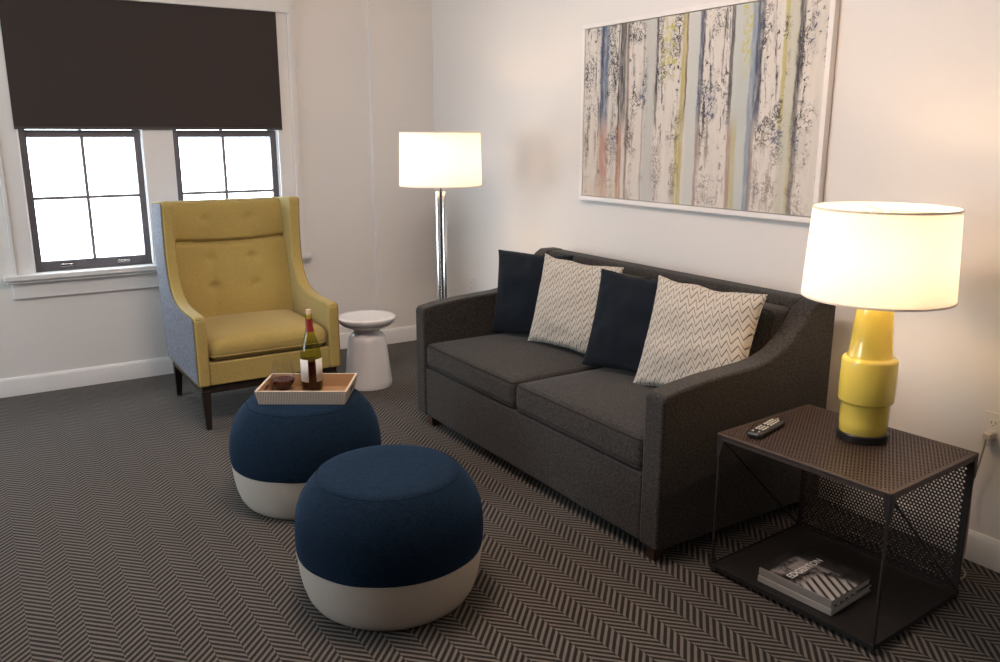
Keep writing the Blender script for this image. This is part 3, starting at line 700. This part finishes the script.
# ------------------------------------------------------------------ perforated metal end table
TX, TY, TR = 4.0684, -.6047, radians(3.94); tw, td, th = .6306, .535, .533
t = thing('end_table', 'dark perforated metal end table with open sides and lower shelf right of the sofa', 'end table', (TX, TY, 0), TR)
def perforated(w, h, pitch, rh, th, border):
    """flat sheet in local u,v with staggered round holes, real openings with a small wall"""
    mb = MB(); k = 8
    nu = int((w - 2 * border) / pitch); nv = int((h - 2 * border) / (pitch * .9)); pv = (h - 2 * border) / nv; pu = (w - 2 * border) / nu
    def cell(u0, u1, v0, v1):
        cu, cv = (u0 + u1) / 2, (v0 + v1) / 2
        if (u1 - u0) < pu * .8:
            mb.add([(u0, v0, th), (u1, v0, th), (u1, v1, th), (u0, v1, th), (u0, v0, 0), (u1, v0, 0), (u1, v1, 0), (u0, v1, 0)], [(0, 1, 2, 3), (7, 6, 5, 4)]); return
        sq = [(u1, cv), (u1, v1), (cu, v1), (u0, v1), (u0, cv), (u0, v0), (cu, v0), (u1, v0)]
        ho = [(cu + rh * cos(2 * pi * i / k), cv + rh * sin(2 * pi * i / k)) for i in range(k)]
        vs = [(x, y, th) for x, y in sq] + [(x, y, th) for x, y in ho] + [(x, y, 0) for x, y in sq] + [(x, y, 0) for x, y in ho]
        fs = []
        for i in range(k):
            j = (i + 1) % k
            fs += [(i, j, 8 + j, 8 + i), (16 + j, 16 + i, 24 + i, 24 + j), (8 + i, 8 + j, 24 + j, 24 + i)]
        mb.add(vs, fs)
    u_0, v_0 = -w / 2 + border, -h / 2 + border
    for j in range(nv):
        v0, v1 = v_0 + j * pv, v_0 + (j + 1) * pv
        if j % 2 == 0:
            for i in range(nu): cell(u_0 + i * pu, u_0 + (i + 1) * pu, v0, v1)
        else:
            cell(u_0, u_0 + pu / 2, v0, v1); cell(u_0 + w - 2 * border - pu / 2, u_0 + w - 2 * border, v0, v1)
            for i in range(nu - 1): cell(u_0 + (i + .5) * pu, u_0 + (i + 1.5) * pu, v0, v1)
    W, H, B = w / 2, h / 2, border
    for x0, x1, y0, y1 in ((-W, W, -H, -H + B), (-W, W, H - B, H), (-W, -W + B, -H + B, H - B), (W - B, W, -H + B, H - B)):
        mb.box(x0, x1, y0, y1, 0, th)
    return mb
b = perforated(tw, td, .0125, .0034, .0022, .010)
b.v = [(x, y, z + th - .0022) for x, y, z in b.v]
W, D = tw / 2, td / 2
for x0, x1, y0, y1 in ((-W, W, -D, -D + .003), (-W, W, D - .003, D), (-W, -W + .003, -D + .003, D - .003), (W - .003, W, -D + .003, D - .003)):
    b.box(x0, x1, y0, y1, th - .022, th - .0022)
tp = obj('top_sheet', b, M['bronzetop'], t, local=True, smooth=False)
b = MB()
for x0, x1, y0, y1 in ((-W, W, -D - .004, -D + .004), (-W, W, D - .004, D + .004), (-W - .004, -W + .004, -D, D), (W - .004, W + .004, -D, D)): b.box(x0, x1, y0, y1, th - .008, th + .001)
obj('rolled_edge', b, M['bronzetop'], tp, local=True, bevel=.003, bseg=2)
b = perforated(tw - .02, th - .06, .0125, .0044, .0020, .012)
b.v = [(x, D - .008 - z, y + (th + .02) / 2) for x, y, z in b.v]
obj('back_panel', b, M['bronze'], t, local=True, smooth=False)
b = MB(); b.box(-W + .004, W - .004, -D + .004, D - .004, .026, .030)
for x0, x1, y0, y1 in ((-W, W, -D, -D + .004), (-W, W, D - .004, D), (-W, -W + .004, -D, D), (W - .004, W, -D, D)): b.box(x0, x1, y0, y1, .016, .034)
obj('shelf', b, M['shelf'], t, local=True, bevel=.001, bseg=1)
for sx in (-1, 1):
    for sy in (-1, 1):
        b = MB(); x, y = sx * (W - .006), sy * (D - .006)
        b.box(x - .0045, x + .0045, y - .0045, y + .0045, 0, th - .006)
        lg = obj('leg', b, M['bronze'], t, local=True, bevel=.002, bseg=2)
        g = MB(); gx = sx * W; gy = sy * D
        g.prism([(gx, th - .004), (gx - sx * .022, th - .004), (gx - sx * .022, th - .030), (gx - sx * .012, th - .085), (gx, th - .085)], 1, gy - sy * .0005, gy + sy * .0018)
        g.prism([(gy, th - .004), (gy - sy * .022, th - .004), (gy - sy * .022, th - .030), (gy - sy * .012, th - .085), (gy, th - .085)], 0, gx - sx * .0005, gx + sx * .0018)
        obj('corner_bracket', g, M['bronze'], lg, local=True, smooth=False)
for sx in (-1, 1):
    obj('diagonal_brace', MB().tube([(sx * (W - .006), -D + .012, th - .02), (sx * (W - .006), D - .012, .04)], .0042, 10), M['bronze'], t, local=True)

# ------------------------------------------------------------------ table lamp
LX, LY, LZ = 4.070, -.511, th + .0005
t = thing('table_lamp', 'lit yellow ceramic table lamp with wide white drum shade on the end table', 'table lamp', (LX, LY, LZ))
obj('base', MB().lathe(LX, LY, [(.078, LZ), (.083, LZ + .003), (.083, LZ + .026), (.080, LZ + .029)], 64), M['blackbase'], t)
obj('lamp_body', MB().lathe(LX, LY, [(.074, .560), (.077, .563), (.0785, .60), (.079, .664), (.082, .668), (.0875, .671), (.0895, .676), (.0900, .74), (.0890, .812), (.0870, .819), (.0800, .823), (.0725, .825), (.0695, .832), (.0640, .90), (.0595, .97), (.0580, 1.005), (.0540, 1.012), (.03, 1.014)], 80), M['lampyellow'], t, ang=50)
obj('socket', MB().lathe(LX, LY, [(.020, 1.012), (.020, 1.03), (.012, 1.035), (.012, 1.075), (.018, 1.08), (.018, 1.115), (.014, 1.118)], 24), M['chrome'], t)
h = MB(); h.tube([(LX + s * .055 * sin(pi * min(1, k / 10)) if 0 else LX + .055 * sin(2 * pi * k / 24), LY, 1.19 - .115 * cos(2 * pi * k / 24)) for s in (1,) for k in range(24)], .002, 8, closed=True)
h.tube([(LX, LY, 1.304), (LX, LY, 1.326)], .003, 8)
obj('harp', h, M['chrome'], t)
lamp_shade(t, LX, LY, 1.026, .236, 1.322, .222, 1)
bulb(t, LX, LY, 1.117)
def catmull(P, n=8):
    P = [Vector(p) for p in P]; P = [P[0] * 2 - P[1]] + P + [P[-1] * 2 - P[-2]]; out = []
    for i in range(1, len(P) - 2):
        for k in range(n):
            s = k / n; a, b_, c, d = P[i - 1:i + 3]
            out.append(.5 * ((2 * b_) + (c - a) * s + (2 * a - 5 * b_ + 4 * c - d) * s * s + (3 * b_ - a - 3 * c + d) * s ** 3))
    out.append(P[-2]); return out
path = [(4.252, -.046, .489), (4.250, -.050, .45), (4.238, -.045, .38), (4.222, -.035, .30), (4.226, -.035, .18), (4.235, -.05, .06), (4.250, -.09, .008), (4.290, -.135, .006), (4.300, -.19, .006), (4.270, -.225, .006), (4.20, -.22, .006), (4.05, -.20, .008), (3.93, -.22, .02), (3.885, -.29, .08), (3.882, -.307, .30), (3.882, -.306, .50), (3.885, -.318, .540), (3.93, -.40, .541), (4.0, -.47, .541)]
obj('power_cord', MB().tube(catmull(path), .0032, 8), M['cord'], t)
obj('plug', MB().box(4.236, 4.268, -.048, -.010, .488, .514), M['plug'], t, bevel=.006)

# ------------------------------------------------------------------ remote control
RZr = math.atan2(.205, -.055)
t = thing('remote_control', 'black remote control with pale buttons on the end table', 'remote', (3.848, -.735, th + .001), RZr)
obj('body', roundbox(-.105, .105, -.026, .026, .0005, .020, .009, 6), M['black'], t, local=True, ang=180)
bi = 0
for cxp, cyp, sx_, sy_ in [(-.082, -.011, .012, .007), (-.082, .011, .012, .007)] + [(-.052 + .017 * i, -.012 + .012 * j, .012, .0085) for i in range(3) for j in range(3)] + [(.012 + .019 * i, -.0115 + .0115 * j, .014, .009) for i in range(4) for j in range(3)] + [(.090, 0, .008, .008)]:
    obj('button', MB().box(cxp - sx_ * .4, cxp + sx_ * .4, cyp - sy_ * .4, cyp + sy_ * .4, .0185, .0225), M['button'], t, local=True, bevel=.0015, bseg=2)

# ------------------------------------------------------------------ books on the shelf
def book(name, label, loc, rz, w, d, hgt, spine_m, cover_m, title=None):
    t = thing(name, label, 'book', loc, rz, 'books on the end table shelf')
    ct = .003
    obj('pages', MB().box(-w / 2 + .004, w / 2 - .004, -d / 2 + .004, d / 2 - .005, ct, hgt - ct), M['pages'], t, local=True, smooth=False)
    c = MB(); c.box(-w / 2, w / 2, -d / 2 + .003, d / 2, 0, ct); c.box(-w / 2, w / 2, -d / 2 + .003, d / 2, hgt - ct, hgt)
    co = obj('cover', c, cover_m, t, local=True, bevel=.0008, bseg=2)
    sp = MB(); sp.box(-w / 2, w / 2, -d / 2, -d / 2 + .0045, 0, hgt)
    obj('spine', sp, spine_m, t, local=True, bevel=.0015, bseg=2)
    return t
bx, by = 4.074, -.705
book('book', 'thin pale-spined book lying flat on the lower shelf beneath the other book', (bx, by, .0305), radians(5.5), .280, .250, .022, M['spine2'], M['spine2'])
t = book('book', 'book with black and white photographic cover on top of the shelf pair', (bx - .002, by + .002, .053), radians(5.5), .275, .246, .029, M['spine'], M['cover'])
fc = bpy.data.curves.new('title', 'FONT'); fc.body = 'EDGERTON'; fc.size = .036; fc.align_x = 'CENTER'; fc.align_y = 'CENTER'; fc.extrude = .0003; fc.offset = .0006
fo = bpy.data.objects.new('tmp', fc); COL.objects.link(fo)
dg = bpy.context.evaluated_depsgraph_get(); dg.update(); me = bpy.data.meshes.new_from_object(fo.evaluated_get(dg)); bpy.data.objects.remove(fo)
me.materials.clear(); me.materials.append(M['titlewhite'])
me.transform(Matrix.Translation((-.034, -.004, .0294)) @ Matrix.Rotation(radians(90), 4, 'Z') @ Matrix.Diagonal((1.02, 1.0, 1, 1)))
o = bpy.data.objects.new('title', me); COL.objects.link(o); o.parent = t

# ------------------------------------------------------------------ wall outlets
def outlet(x, z, label, plugged, gang=1):
    t = thing('wall_outlet', label, 'outlet', (x, -.001, z), 0, 'white wall outlets')
    w = .036 * gang if gang == 1 else .060
    obj('cover_plate', MB().box(-w, w, -.006, -.0005, -.060, .060), M['plastic'], t, local=True, bevel=.002)
    for k in range(gang):
        cx = 0 if gang == 1 else (-.024 + .048 * k)
        for zz in (-.021, .021):
            r = obj('receptacle', MB().box(cx - .0165, cx + .0165, -.0085, -.006, zz - .014, zz + .014), M['plastic'], t, local=True, bevel=.001)
            s = MB(); s.box(cx - .008, cx - .0055, -.0088, -.008, zz - .002, zz + .007); s.box(cx + .0055, cx + .008, -.0088, -.008, zz - .002, zz + .006); s.box(cx - .002, cx + .002, -.0088, -.008, zz - .010, zz - .006)
            obj('slots', s, M['slot'], r, local=True, smooth=False)
outlet(.592, .490, 'white wall outlet low on the wall between floor lamp and sofa back', False)
outlet(4.252, .522, 'white wall outlet with the lamp cord plugged in at the right edge', True)

# ------------------------------------------------------------------ light
wd = bpy.data.worlds.new('daylight'); SC.world = wd; wd.use_nodes = True
bg = wd.node_tree.nodes.get('Background') or wd.node_tree.nodes.new('ShaderNodeBackground')
bg.inputs[0].default_value = (.80, .90, 1.0, 1); bg.inputs[1].default_value = 12
def light(name, kind, loc, energy, color, rot=(0, 0, 0), **kw):
    l = bpy.data.lights.new(name, kind); l.energy = energy; l.color = color
    for k, v in kw.items(): setattr(l, k, v)
    o = bpy.data.objects.new(name, l); COL.objects.link(o); o.location = loc; o.rotation_euler = rot; return o
light('warm_fill_light', 'POINT', (3.2, -2.0, 2.62), 112, (1.0, .78, .66), shadow_soft_size=.35)  # unseen point light without a fitting, added as warm ambient fill
for nme, loc, rot, sx_, sy_ in (('portal_left', (-.13, (WY0 + WY1) / 2, 1.16), (0, radians(-90), 0), .86, WY1 - WY0), ('portal_front', ((FX0 + FX1) / 2, RY - .13, (FZ0 + FZ1) / 2), (radians(90), 0, 0), FX1 - FX0, FZ1 - FZ0)):
    p = light(nme, 'AREA', loc, 1, (1, 1, 1), rot, shape='RECTANGLE', size=sx_, size_y=sy_); p.data.cycles.is_portal = True

# ------------------------------------------------------------------ camera and view
cam = bpy.data.cameras.new('camera'); co = bpy.data.objects.new('camera', cam); COL.objects.link(co)
cam.sensor_fit = 'HORIZONTAL'; cam.sensor_width = 36; cam.lens = 832.4 / 1000 * 36; cam.clip_start = .05
yw, pt, rl = radians(32.6106), radians(-13.2963), radians(.0156)
f = Vector((-cos(yw) * cos(pt), sin(yw) * cos(pt), sin(pt))); rt = Vector((sin(yw), cos(yw), 0)); up = rt.cross(f)
rt, up = rt * cos(rl) + up * sin(rl), -rt * sin(rl) + up * cos(rl)
co.matrix_world = Matrix(((rt.x, up.x, -f.x, 5.6786), (rt.y, up.y, -f.y, -3.0193), (rt.z, up.z, -f.z, 1.55), (0, 0, 0, 1)))
SC.camera = co
SC.view_settings.view_transform = 'Standard'; SC.view_settings.look = 'None'; SC.view_settings.gamma = 1; SC.view_settings.use_curve_mapping = False
SC.view_settings.exposure = 0.0
SC.cycles.max_bounces = 10; SC.cycles.diffuse_bounces = 6; SC.cycles.transparent_max_bounces = 16; SC.cycles.sample_clamp_indirect = 40
SC.cycles.caustics_reflective = False; SC.cycles.caustics_refractive = False
